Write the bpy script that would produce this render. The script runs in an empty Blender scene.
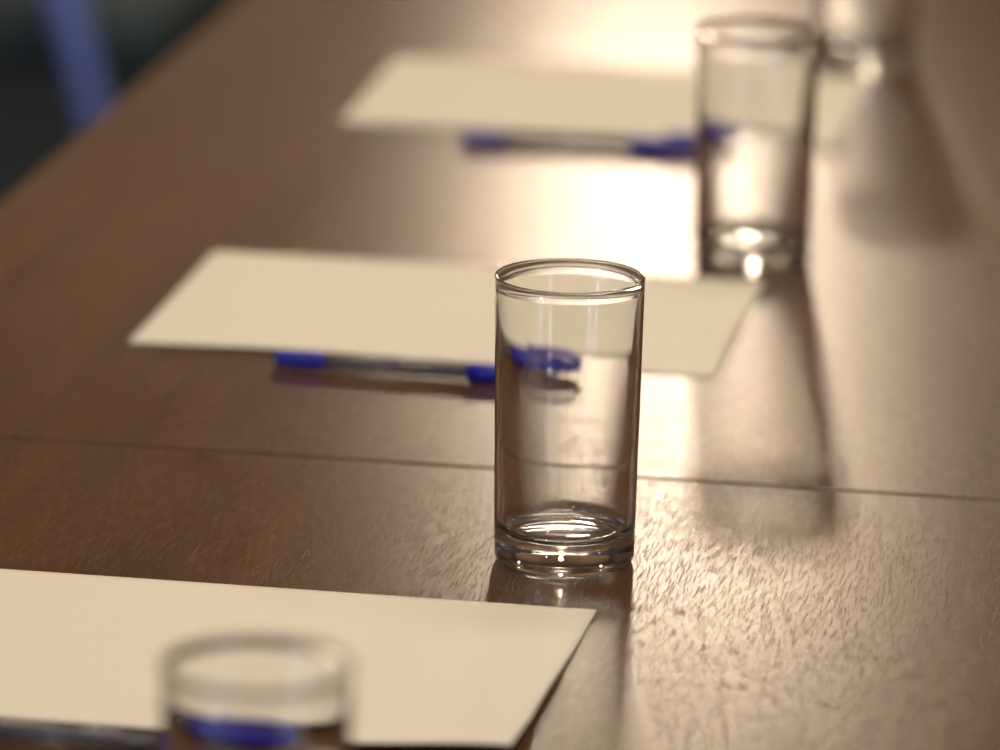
import bpy, bmesh, math, random
from mathutils import Vector, Matrix
random.seed(7)
sc = bpy.context.scene
C = sc.collection
PI = math.pi
TZ = 0.74                                   # height of the table top above the floor

# ------------------------------------------------------------------ camera
PITCH, ROLL, FPX, CAMH = 0.2539, 0.0185, 5732.2, 0.7103
_fw = Vector((0, math.cos(PITCH), -math.sin(PITCH)))
_rt = Vector((1, 0, 0)); _up = _rt.cross(_fw)
RT = _rt * math.cos(ROLL) + _up * math.sin(ROLL)
UP = _up * math.cos(ROLL) - _rt * math.sin(ROLL)
cam_d = bpy.data.cameras.new('camera')
cam = bpy.data.objects.new('camera', cam_d); C.objects.link(cam)
cam.matrix_world = Matrix(((RT.x, UP.x, -_fw.x, 0), (RT.y, UP.y, -_fw.y, 0),
                           (RT.z, UP.z, -_fw.z, TZ + CAMH), (0, 0, 0, 1)))
cam_d.sensor_width = 36; cam_d.lens = FPX / 1000 * 36
cam_d.clip_start = 0.05; cam_d.clip_end = 50
cam_d.dof.use_dof = True; cam_d.dof.focus_distance = 2.49; cam_d.dof.aperture_fstop = 4.8
sc.camera = cam

def at(px, py, z=0.0):
    """point at height z above the table top seen at a photo pixel"""
    d = _fw * FPX + RT * (px - 500) - UP * (py - 375)
    t = (z - CAMH) / d.z
    return Vector((0, 0, TZ + CAMH)) + d * t

# ------------------------------------------------------------------ world, exposure
w = bpy.data.worlds.new('world'); sc.world = w; w.use_nodes = True
w.node_tree.nodes['Background'].inputs[0].default_value = (0.55, 0.62, 0.75, 1)
w.node_tree.nodes['Background'].inputs[1].default_value = 0.3
sc.view_settings.view_transform = 'Standard'
sc.view_settings.look = 'None'
sc.view_settings.exposure = 0.0
sc.view_settings.gamma = 1.0
sc.view_settings.use_curve_mapping = False
cy = sc.cycles
cy.use_denoising = True
try: cy.denoiser = 'OPENIMAGEDENOISE'
except Exception: pass
cy.max_bounces = 20; cy.transmission_bounces = 16; cy.glossy_bounces = 8; cy.diffuse_bounces = 4
cy.transparent_max_bounces = 16
cy.caustics_reflective = True; cy.caustics_refractive = True
cy.blur_glossy = 0.3
cy.sample_clamp_indirect = 0

# ------------------------------------------------------------------ lamps and added fill lights
def area(name, loc, size, power, col, rot=(0, 0, 0), size_y=None, shape='RECTANGLE'):
    l = bpy.data.lights.new(name, 'AREA'); l.shape = shape; l.size = size
    if shape == 'RECTANGLE': l.size_y = size_y or size
    l.energy = power; l.color = col
    o = bpy.data.objects.new(name, l); C.objects.link(o); o.location = loc; o.rotation_euler = rot
    return o
WARM = (1.0, 0.86, 0.66)
CEIL = 2.8
for x, y in ((0.3, 2.0), (0.3, 3.6)):
    area('ceiling_fill_panel', (x, y, CEIL - 0.02), 1.2, 21, WARM, size_y=0.6)  # unseen panels added to light the papers evenly
for x, y in ((-1.5, 0.6), (-0.7, 0.6), (1.5, 0.6), (1.6, 3.2), (-1.4, 3.2), (-1.5, 6.0), (2.2, 6.0)):
    area('ceiling_downlight', (x, y, CEIL - 0.02), 0.10, 14 if y > 5 else 5, (1.0, 0.82, 0.6), shape='DISK')

def bulb(name, loc, power, col, r):
    l = bpy.data.lights.new(name, 'POINT'); l.energy = power; l.color = col; l.shadow_soft_size = r
    o = bpy.data.objects.new(name, l); C.objects.link(o); o.location = loc; return o
area('spotlight_over_far_end', (0.21, 7.0, TZ + 1.12), 0.17, 9.2, (1.0, 0.79, 0.58), (-PI / 2 + 0.24, 0, 0), shape='DISK')
bulb('left_streak_fill', (-2.13, 0.33, TZ + 0.68), 48, (0.55, 0.66, 1.0), 0.05)  # added cool light, no wall lamp: makes the left streak in the glasses
bulb('rear_streak_fill', (1.57, -0.15, TZ + 0.68), 30, (0.70, 0.74, 1.0), 0.05)  # second added light, likewise unseen, for the weaker right streak

# ------------------------------------------------------------------ materials
def mat(name, col, rough=0.5, metal=0.0, **kw):
    m = bpy.data.materials.new(name); m.use_nodes = True
    b = m.node_tree.nodes['Principled BSDF']
    b.inputs['Base Color'].default_value = (*col, 1); b.inputs['Roughness'].default_value = rough
    b.inputs['Metallic'].default_value = metal
    for k, v in kw.items():
        b.inputs[k.replace('_', ' ')].default_value = v
    return m
def N(m, t, **kw):
    n = m.node_tree.nodes.new(t)
    for k, v in kw.items(): setattr(n, k, v)
    return n
def L(m, a, b): m.node_tree.links.new(a, b)
def bumpy(m, scale, strength, dist=0.001, detail=3, stretch=(1, 1, 1)):
    b = m.node_tree.nodes['Principled BSDF']
    tc = N(m, 'ShaderNodeTexCoord'); mp = N(m, 'ShaderNodeMapping'); mp.inputs['Scale'].default_value = stretch
    nz = N(m, 'ShaderNodeTexNoise'); nz.inputs['Scale'].default_value = scale; nz.inputs['Detail'].default_value = detail
    bp = N(m, 'ShaderNodeBump'); bp.inputs['Strength'].default_value = strength; bp.inputs['Distance'].default_value = dist
    L(m, tc.outputs['Object'], mp.inputs['Vector']); L(m, mp.outputs['Vector'], nz.inputs['Vector'])
    L(m, nz.outputs['Fac'], bp.inputs['Height']); L(m, bp.outputs['Normal'], b.inputs['Normal'])
    return m
def emis(name, col, s):
    m = bpy.data.materials.new(name); m.use_nodes = True
    nt = m.node_tree; nt.nodes.remove(nt.nodes['Principled BSDF'])
    e = nt.nodes.new('ShaderNodeEmission'); e.inputs[0].default_value = (*col, 1); e.inputs[1].default_value = s
    nt.links.new(e.outputs[0], nt.nodes['Material Output'].inputs[0])
    return m

WR, WA = 0.275, -0.22
def wood():
    m = mat('wenge_veneer', (0.1, 0.05, 0.03), 0.35)
    b = m.node_tree.nodes['Principled BSDF']
    # satin lacquer: diffuse veneer under a soft, slightly brushed gloss
    nt = m.node_tree; nt.nodes.remove(b)
    df = N(m, 'ShaderNodeBsdfDiffuse'); gl = N(m, 'ShaderNodeBsdfAnisotropic', distribution='BECKMANN')
    gl.inputs['Color'].default_value = (1, 1, 1, 1); gl.inputs['Roughness'].default_value = WR; gl.inputs['Anisotropy'].default_value = WA
    fr = N(m, 'ShaderNodeFresnel'); fr.inputs['IOR'].default_value = 1.5
    mx = N(m, 'ShaderNodeMixShader')
    L(m, fr.outputs[0], mx.inputs[0]); L(m, df.outputs[0], mx.inputs[1]); L(m, gl.outputs[0], mx.inputs[2])
    L(m, mx.outputs[0], nt.nodes['Material Output'].inputs[0])
    vt = N(m, 'ShaderNodeVectorTransform', vector_type='VECTOR', convert_from='OBJECT', convert_to='WORLD')
    vt.inputs[0].default_value = (1, 0, 0); L(m, vt.outputs[0], gl.inputs['Tangent'])
    tc = N(m, 'ShaderNodeTexCoord')
    # long soft grain colour
    mp = N(m, 'ShaderNodeMapping'); mp.inputs['Scale'].default_value = (60, 2.5, 60)
    g = N(m, 'ShaderNodeTexNoise'); g.inputs['Scale'].default_value = 1; g.inputs['Detail'].default_value = 6
    L(m, tc.outputs['Object'], mp.inputs['Vector']); L(m, mp.outputs['Vector'], g.inputs['Vector'])
    cr = N(m, 'ShaderNodeValToRGB')
    cr.color_ramp.elements[0].position = 0.3; cr.color_ramp.elements[0].color = (0.062, 0.027, 0.010, 1)
    cr.color_ramp.elements[1].position = 0.75; cr.color_ramp.elements[1].color = (0.108, 0.050, 0.019, 1)
    L(m, g.outputs['Fac'], cr.inputs['Fac']); L(m, cr.outputs['Color'], df.inputs['Color'])
    # open pores: short grooves running with the grain
    mp2 = N(m, 'ShaderNodeMapping'); mp2.inputs['Scale'].default_value = (1700, 60, 1700)
    p = N(m, 'ShaderNodeTexNoise'); p.inputs['Scale'].default_value = 1; p.inputs['Detail'].default_value = 2.0
    p.inputs['Distortion'].default_value = 0.4
    L(m, tc.outputs['Object'], mp2.inputs['Vector']); L(m, mp2.outputs['Vector'], p.inputs['Vector'])
    pr = N(m, 'ShaderNodeMapRange'); pr.inputs['From Min'].default_value = 0.30; pr.inputs['From Max'].default_value = 0.45
    pr.interpolation_type = 'SMOOTHSTEP'
    L(m, p.outputs['Fac'], pr.inputs['Value'])
    bp = N(m, 'ShaderNodeBump'); bp.inputs['Strength'].default_value = 1.0; bp.inputs['Distance'].default_value = 0.00017
    L(m, pr.outputs['Result'], bp.inputs['Height'])
    # faint waviness of the lacquer
    mp3 = N(m, 'ShaderNodeMapping'); mp3.inputs['Scale'].default_value = (90, 22, 90)
    q = N(m, 'ShaderNodeTexNoise'); q.inputs['Scale'].default_value = 1; q.inputs['Detail'].default_value = 2
    L(m, tc.outputs['Object'], mp3.inputs['Vector']); L(m, mp3.outputs['Vector'], q.inputs['Vector'])
    bp2 = N(m, 'ShaderNodeBump'); bp2.inputs['Strength'].default_value = 0.15; bp2.inputs['Distance'].default_value = 0.0004
    L(m, q.outputs['Fac'], bp2.inputs['Height']); L(m, bp.outputs['Normal'], bp2.inputs['Normal'])
    for n_ in (df, gl, fr): L(m, bp2.outputs['Normal'], n_.inputs['Normal'])
    return m
M = dict(
    wood=wood(),
    gap=mat('groove_shadow_strip', (0.03, 0.02, 0.015), 0.8),
    steel=mat('dark_steel', (0.06, 0.06, 0.065), 0.4, 0.8),
    paper=bumpy(mat('cream_paper', (0.76, 0.695, 0.595), 0.75, Specular_IOR_Level=0.25), 400, 0.15, 0.0003),
    blue=mat('blue_plastic', (0.007, 0.006, 0.30), 0.45),
    ink=mat('ink_refill', (0.03, 0.03, 0.12), 0.4),
    smoke=mat('clear_smoky_plastic', (0.50, 0.47, 0.47), 0.12, Transmission_Weight=0.85, IOR=1.45),
    carpet=bumpy(mat('dark_carpet', (0.018, 0.035, 0.055), 0.95), 300, 0.8, 0.004),
    fabric=bumpy(mat('charcoal_fabric', (0.06, 0.088, 0.10), 0.9), 900, 0.5, 0.001),
    bluemetal=mat('blue_painted_steel', (0.27, 0.37, 1.0), 0.4),
    maroon=mat('maroon_plastic', (0.05, 0.01, 0.012), 0.5),
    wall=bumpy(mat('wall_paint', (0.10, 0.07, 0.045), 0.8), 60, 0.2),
    far_wall_bounce=bumpy(mat('far_wall_bounce_tone', (0.50, 0.33, 0.18), 0.8), 60, 0.2),  # unseen far wall toned bright and warm to bounce glow onto the table
    ceiling=bumpy(mat('ceiling_paint', (0.50, 0.45, 0.38), 0.9), 60, 0.2),
    frame=mat('window_frame_paint', (0.25, 0.2, 0.16), 0.5),
    sky_cool=emis('cool_window_daylight', (0.50, 0.62, 1.0), 3.0),
)
gm = bpy.data.materials.new('clear_glass'); gm.use_nodes = True
_b = gm.node_tree.nodes['Principled BSDF']; _b.inputs['Base Color'].default_value = (0.985, 0.99, 0.985, 1)
_b.inputs['Roughness'].default_value = 0.0; _b.inputs['IOR'].default_value = 1.5; _b.inputs['Transmission Weight'].default_value = 1.0
M['glass'] = gm

# ------------------------------------------------------------------ mesh helpers
def obj(name, bm, m, parent=None, smooth=True, recalc=True):
    if recalc: bmesh.ops.recalc_face_normals(bm, faces=bm.faces)
    me = bpy.data.meshes.new(name); bm.to_mesh(me); bm.free()
    if smooth:
        for p in me.polygons: p.use_smooth = True
    me.materials.append(m)
    o = bpy.data.objects.new(name, me); C.objects.link(o)
    if parent: o.parent = parent
    return o
def tag(o, label, cat, group=None):
    o['label'] = label; o['category'] = cat
    if group: o['group'] = group
    return o
def empty(name, loc, rz=0):
    o = bpy.data.objects.new(name, None); C.objects.link(o); o.location = loc; o.rotation_euler = (0, 0, rz)
    o.empty_display_size = 0.05
    return o
def struct(name, bm, m, parent=None, smooth=False):
    o = obj(name, bm, m, parent, smooth)
    if not parent: o['kind'] = 'structure'
    return o
def box(bm, x0, x1, y0, y1, z0, z1, bev=0, seg=2):
    r = bmesh.ops.create_cube(bm, size=1)
    for v in r['verts']:
        v.co = Vector(((x0 + x1) / 2 + v.co.x * (x1 - x0), (y0 + y1) / 2 + v.co.y * (y1 - y0), (z0 + z1) / 2 + v.co.z * (z1 - z0)))
    if bev:
        es = list({e for v in r['verts'] for e in v.link_edges})
        bmesh.ops.bevel(bm, geom=es, offset=bev, segments=seg, profile=0.5, affect='EDGES')
    return bm
def BM(): return bmesh.new()
def lathe(bm, prof, n=48, axis='z', off=Vector((0, 0, 0))):
    """revolve (r, h) pairs; r=0 closes the end"""
    rings = []
    for r, h in prof:
        if r < 1e-7:
            p = (0, 0, h) if axis == 'z' else (h, 0, 0)
            rings.append([bm.verts.new(Vector(p) + off)])
        else:
            ring = []
            for k in range(n):
                a = 2 * PI * k / n
                p = (r * math.cos(a), r * math.sin(a), h) if axis == 'z' else (h, r * math.cos(a), r * math.sin(a))
                ring.append(bm.verts.new(Vector(p) + off))
            rings.append(ring)
    for A, B in zip(rings, rings[1:]):
        for k in range(n):
            a0, a1 = A[k % len(A)], A[(k + 1) % len(A)]
            b0, b1 = B[k % len(B)], B[(k + 1) % len(B)]
            vs = []
            for v in (a0, a1, b1, b0):
                if v not in vs: vs.append(v)
            if len(vs) >= 3: bm.faces.new(vs)
    return bm
def tube(bm, pts, r, n=16):
    """round tube along a list of points"""
    pts = [Vector(p) for p in pts]
    prev = None; rings = []
    for i, p in enumerate(pts):
        t = (pts[min(i + 1, len(pts) - 1)] - pts[max(i - 1, 0)]).normalized()
        u = t.orthogonal().normalized() if prev is None else (prev - t * prev.dot(t)).normalized()
        prev = u; v = t.cross(u)
        rr = r[i] if isinstance(r, (list, tuple)) else r
        rings.append([bm.verts.new(p + (u * math.cos(2 * PI * k / n) + v * math.sin(2 * PI * k / n)) * rr) for k in range(n)])
    for A, B in zip(rings, rings[1:]):
        for k in range(n): bm.faces.new((A[k], A[(k + 1) % n], B[(k + 1) % n], B[k]))
    bm.faces.new(rings[0][::-1]); bm.faces.new(rings[-1])
    return bm
def arc(cx, cz, r, a0, a1, n):
    return [(cx + r * math.cos(a0 + (a1 - a0) * i / n), cz + r * math.sin(a0 + (a1 - a0) * i / n)) for i in range(n + 1)]

# ------------------------------------------------------------------ the room
X0, X1, Y0, Y1 = -2.6, 3.2, -2.2, 7.4
struct('floor', box(BM(), X0 - .1, X1 + .1, Y0 - .1, Y1 + .1, -0.1, 0), M['carpet'])
struct('ceiling', box(BM(), X0 - .1, X1 + .1, Y0 - .1, Y1 + .1, CEIL, CEIL + 0.1), M['ceiling'])
def wall_y(name, y0, y1, xa, xb, holes):
    """wall across x with rectangular window holes (x0,x1,z0,z1)"""
    bm = BM(); x = xa
    for (h0, h1, z0, z1) in sorted(holes):
        box(bm, x, h0, y0, y1, 0, CEIL); box(bm, h0, h1, y0, y1, 0, z0); box(bm, h0, h1, y0, y1, z1, CEIL); x = h1
    box(bm, x, xb, y0, y1, 0, CEIL)
    return struct(name, bm, M['far_wall_bounce' if name == 'wall_far' else 'wall'])
def wall_x(name, x0, x1, ya, yb, holes):
    bm = BM(); y = ya
    for (h0, h1, z0, z1) in sorted(holes):
        box(bm, x0, x1, y, h0, 0, CEIL); box(bm, x0, x1, h0, h1, 0, z0); box(bm, x0, x1, h0, h1, z1, CEIL); y = h1
    box(bm, x0, x1, y, yb, 0, CEIL)
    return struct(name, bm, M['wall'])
BW = (2.45, 2.95, 0.9, 2.3)
LW = (-0.40, 0.15, 0.9, 2.3)
wall_y('wall_far', Y1, Y1 + .1, X0 - .1, X1 + .1, [])
wall_y('wall_near', Y0 - .1, Y0, X0 - .1, X1 + .1, [BW])
wall_x('wall_left', X0 - .1, X0, Y0, Y1, [LW])
wall_x('wall_right', X1, X1 + .1, Y0, Y1, [])
def window(name, axis, pos, a0, a1, z0, z1, m):
    f = 0.04; bm = BM()
    def bb(u0, u1, w0, w1, d0, d1):
        if axis == 'y': box(bm, u0, u1, pos + d0, pos + d1, w0, w1)
        else: box(bm, pos + d0, pos + d1, u0, u1, w0, w1)
    bb(a0, a0 + f, z0, z1, .02, .08); bb(a1 - f, a1, z0, z1, .02, .08)
    bb(a0 + f, a1 - f, z0, z0 + f, .02, .08); bb(a0 + f, a1 - f, z1 - f, z1, .02, .08)
    o = struct(name, bm, M['frame'])
    bm = BM()
    bb(a0 + f, a1 - f, z0 + f, z1 - f, .045, .055)
    obj('pane', bm, m, o, False)
window('window_1', 'y', Y0 - .1, *BW, M['sky_cool'])
window('window_2', 'x', X0 - .1, *LW, M['sky_cool'])

# ------------------------------------------------------------------ conference table
TA = math.radians(-9.45)
seam = at(500, 468.5)
table = empty('conference_table', (seam.x, seam.y, 0), TA)
tag(table, 'long dark brown wood-grain conference table with a crosswise seam', 'table')
# left edge of the table in the table's own frame
e = Matrix.Rotation(-TA, 3, 'Z') @ (at(122, 97.5) - seam)
TL = e.x; TR = TL + 1.35
GAP = 0.003
for (ya, yb) in ((-1.75, -GAP / 2), (GAP / 2, 3.3)):
    obj('tabletop', box(BM(), TL, TR, ya, yb, TZ - 0.03, TZ, 0.0009, 3), M['wood'], table, False)
obj('rail', box(BM(), TL + .12, TR - .12, -1.6, 3.15, TZ - 0.09, TZ - 0.0305, 0.003), M['steel'], table)
for (xx, yy) in ((TL + .2, -1.5), (TR - .2, -1.5), (TL + .2, 3.05), (TR - .2, 3.05), (TL + .2, .75), (TR - .2, .75)):
    obj('leg', box(BM(), xx - .03, xx + .03, yy - .03, yy + .03, 0.0, TZ - .0305, 0.004), M['steel'], table)

# ------------------------------------------------------------------ paper sheets
def sheet(x, y, a, label, curl, W=0.297, H=0.21, nx=60, ny=42):
    """curl(u, v) -> lift in metres; u, v in 0..1 from the near left corner"""
    T = 0.00035; bm = BM(); top = []; bot = []
    for j in range(ny + 1):
        rt, rb = [], []
        for i in range(nx + 1):
            u, v = i / nx, j / ny; z = 0.0003 + max(0, curl(u, v))
            rt.append(bm.verts.new((u * W, v * H, z + T))); rb.append(bm.verts.new((u * W, v * H, z)))
        top.append(rt); bot.append(rb)
    for j in range(ny):
        for i in range(nx):
            bm.faces.new((top[j][i], top[j][i + 1], top[j + 1][i + 1], top[j + 1][i]))
            bm.faces.new((bot[j][i], bot[j + 1][i], bot[j + 1][i + 1], bot[j][i + 1]))
    for i in range(nx):
        bm.faces.new((top[0][i], bot[0][i], bot[0][i + 1], top[0][i + 1]))
        bm.faces.new((top[ny][i], top[ny][i + 1], bot[ny][i + 1], bot[ny][i]))
    for j in range(ny):
        bm.faces.new((top[j][0], top[j + 1][0], bot[j + 1][0], bot[j][0]))
        bm.faces.new((top[j][nx], bot[j][nx], bot[j + 1][nx], top[j + 1][nx]))
    o = obj('paper_sheet', bm, M['paper']); o.location = (x, y, TZ); o.rotation_euler = (0, 0, a)
    return tag(o, label, 'paper', 'blank sheets laid along the table')
def s2(x): x = max(0, min(1, x)); return x * x * (3 - 2 * x)
sheet(-0.2854, 2.1835, -0.172, 'nearest blank cream paper sheet, at the lower left under the blurred front glass',
      lambda u, v: 0.004 * s2((u - .75) / .25) * s2((.85 - v) / .6) + 0.003 * s2((.25 - v) / .25))
sheet(-0.1872, 2.7863, -0.160, 'middle blank cream paper sheet, directly behind the sharp empty glass',
      lambda u, v: 0.0014 * s2((.25 - v) / .25) * s2(1 - abs(u - .28) * 3) + 0.0018 * s2((u - .85) / .15) * s2(1 - abs(v - .45) * 2.4), H=0.205)
sheet(-0.0986, 3.3183, -0.1377, 'farthest blank cream paper sheet, behind the second blurred glass',
      lambda u, v: 0.0012 * s2((.3 - v) / .3))

# ------------------------------------------------------------------ drinking glasses
def tumbler_mesh():
    rb, rt, h = 0.0307, 0.0326, 0.1281
    pr = [(0, 0.0022), (0.012, 0.0021), (0.020, 0.0015), (0.0245, 0.0006)]
    pr += [(0.0262, 0.0)] + [(0.0272, 0.0)]
    pr += arc(rb - 0.0035, 0.0035, 0.0035, -PI / 2 + .25, 0, 8)
    for i in range(1, 25): t = i / 24; pr.append((rb + (rt - rb) * t, 0.0035 + (h - 0.0022 - 0.0035) * t))
    # bead at the lip
    lip = 0.00125
    pr += arc(rt - 0.0006, h - 0.0008, 0.00080, -0.3, PI + .5, 16)
    # inner wall: thin at the lip, thick towards the base
    wt, wb = 0.0011, 0.0034
    zi = 0.0128; rc = 0.0065; rin = rb - wb
    for i in range(1, 25):
        t = i / 24; z = (h - 0.0022) + (zi + rc - (h - 0.0022)) * t
        ro = rb + (rt - rb) * (z / h)
        th = wt + (wb - wt) * (t ** 1.15)
        pr.append((ro - th, z))
    r_end = pr[-1][0]
    pr += [(r_end - rc + rc * math.cos(a), zi + rc - rc * math.sin(a)) for a in [PI / 2 * i / 10 for i in range(1, 11)]]
    pr += [(0.016, zi - 0.0003), (0.009, zi - 0.0008), (0, zi - 0.001)]
    return lathe(BM(), pr, 160)
g0 = obj('drinking_glass', tumbler_mesh(), M['glass'])
def glass(o, x, y, label, rz=0):
    o.location = (x, y, TZ + 0.0002); o.rotation_euler = (0, 0, rz)
    return tag(o, label, 'glass', 'straight tumblers along the table')
glass(g0, 0.0296, 2.4172, 'sharply focused clear empty straight-sided glass standing in the middle of the table')
p3 = at(864, 67)
for x, y, lb in ((0.1334, 2.9844, 'blurred clear glass at the upper right, touching the corner of the middle paper'),
                 (-0.0803, 1.8508, 'very blurred clear glass rising from the bottom edge in front of the nearest paper'),
                 (p3.x, p3.y, 'farthest blurred glass at the top right edge, only its lower part showing')):
    c = g0.copy(); C.objects.link(c); glass(c, x, y, lb)

# ------------------------------------------------------------------ ballpoint pens
def make_pen():
    root = empty('ballpoint_pen', (0, 0, 0))
    R = 0.0038
    # long blue end plug, rounded at its free end
    obj('end_plug', lathe(BM(), [(0, 0), (0.0026, 0.0001), (0.0034, 0.0007), (0.0037, 0.002), (0.00425, 0.008), (0.0044, 0.022),
                                 (0.0044, 0.0248), (0.0040, 0.0255), (0, 0.0255)], 32, 'x'), M['blue'], root)
    obj('barrel', lathe(BM(), [(0.0022, 0.0256), (R, 0.0258), (R, 0.0975), (0.0022, 0.0977), (0.0022, 0.0256)], 32, 'x'), M['smoke'], root)
    obj('ink_refill', lathe(BM(), [(0, 0.030), (0.0014, 0.0301), (0.0014, 0.0965), (0, 0.0966)], 16, 'x'), M['ink'], root)
    cap = obj('cap', lathe(BM(), [(0.0040, 0.0935), (0.0046, 0.0936), (0.0047, 0.105), (0.0046, 0.118), (0.0043, 0.134), (0.0036, 0.141),
                                  (0.0030, 0.1435), (0.0026, 0.1500), (0.0018, 0.1518), (0, 0.152)], 32, 'x', Vector((0.0045, 0, 0))), M['blue'], root)
    bm = BM(); ins = []
    prof = [(0.1515, 0.0022, 0.0016), (0.146, 0.0052, 0.0019), (0.140, 0.0066, 0.0021), (0.128, 0.0068, 0.0020), (0.118, 0.0062, 0.0018), (0.1145, 0.0066, 0.0014), (0.1130, 0.0074, 0.0008)]
    rings = []
    for x, z, hw in prof:
        x += 0.0055; z += 0.0006; t = 0.0012
        rings.append([bm.verts.new((x, -hw, z - t)), bm.verts.new((x, hw, z - t)), bm.verts.new((x, hw * .8, z + t)), bm.verts.new((x, -hw * .8, z + t))])
    for A, B in zip(rings, rings[1:]):
        for k in range(4): bm.faces.new((A[k], A[(k + 1) % 4], B[(k + 1) % 4], B[k]))
    bm.faces.new(rings[0]); bm.faces.new(rings[-1][::-1])
    obj('clip', bm, M['blue'], cap)
    return root
def children(o): return [c for c in bpy.data.objects if c.parent == o]
pen0 = make_pen()
def place(o, p, q, roll, label):
    a, b = at(*p, 0.0044), at(*q, 0.0044)
    d = b - a; yaw = math.atan2(d.y, d.x)
    # rolled about its own long axis
    o.matrix_world = Matrix.Translation((a.x, a.y, TZ + 0.0048)) @ Matrix.Rotation(yaw, 4, 'Z') @ Matrix.Rotation(roll, 4, 'X')
    return tag(o, label, 'pen', 'pens in front of the papers')
def copy_tree(o, parent=None):
    kids = children(o)
    c = o.copy(); C.objects.link(c); c.parent = parent
    for k in kids: copy_tree(k, c)
    return c
pens = [pen0, copy_tree(pen0), copy_tree(pen0)]
place(pens[0], (275, 358), (583, 381), 0.15, 'blue-capped ballpoint pen in front of the middle paper, its cap end behind the sharp glass')
place(pens[1], (462, 138), (718, 149), 0.15, 'blurred blue-capped ballpoint pen in front of the farthest paper')
place(pens[2], (-78, 722), (298, 756), 0.15, 'blue-capped ballpoint pen cut by the bottom left corner, behind the nearest glass')

# ------------------------------------------------------------------ chair beyond the table's left side
chair = empty('conference_chair', (-0.512, 5.35, 0), math.radians(-9.45))
tag(chair, 'dark padded conference armchair with a blue arm post, beyond the left table edge', 'chair')
def cushion(x0, x1, y0, y1, z0, z1, b): return box(BM(), x0, x1, y0, y1, z0, z1, b, 5)
obj('seat', cushion(-.24, .24, -.24, .24, .40, .47, .03), M['fabric'], chair)
bk = obj('backrest', cushion(-.03, .03, -.23, .23, -.02, .46, .028), M['fabric'], chair); bk.location = (-.27, 0, .50); bk.rotation_euler = (0, -.16, 0)
for s in (-1, 1):
    ap = [(0.20, s * .27, 0.30), (0.195, s * .275, 0.36), (0.17, s * .28, .46), (0.14, s * .28, .56), (.11, s * .28, .625), (.05, s * .28, .655)]
    obj('arm_post', tube(BM(), ap, [.008, .012, .015, .017, .017, .017]), M['bluemetal'], chair)
    obj('arm_pad', box(BM(), -.22, .12, s * .28 - .025, s * .28 + .025, .655, .69, .012, 3), M['fabric'], chair)
    obj('leg', tube(BM(), [(.22, s * .24, 0.0), (.20, s * .26, .22), (.19, s * .265, .40)], 0.013), M['maroon'], chair)
    obj('leg', tube(BM(), [(-.25, s * .24, 0.0), (-.23, s * .25, .22), (-.22, s * .25, .41)], 0.013), M['steel'], chair)
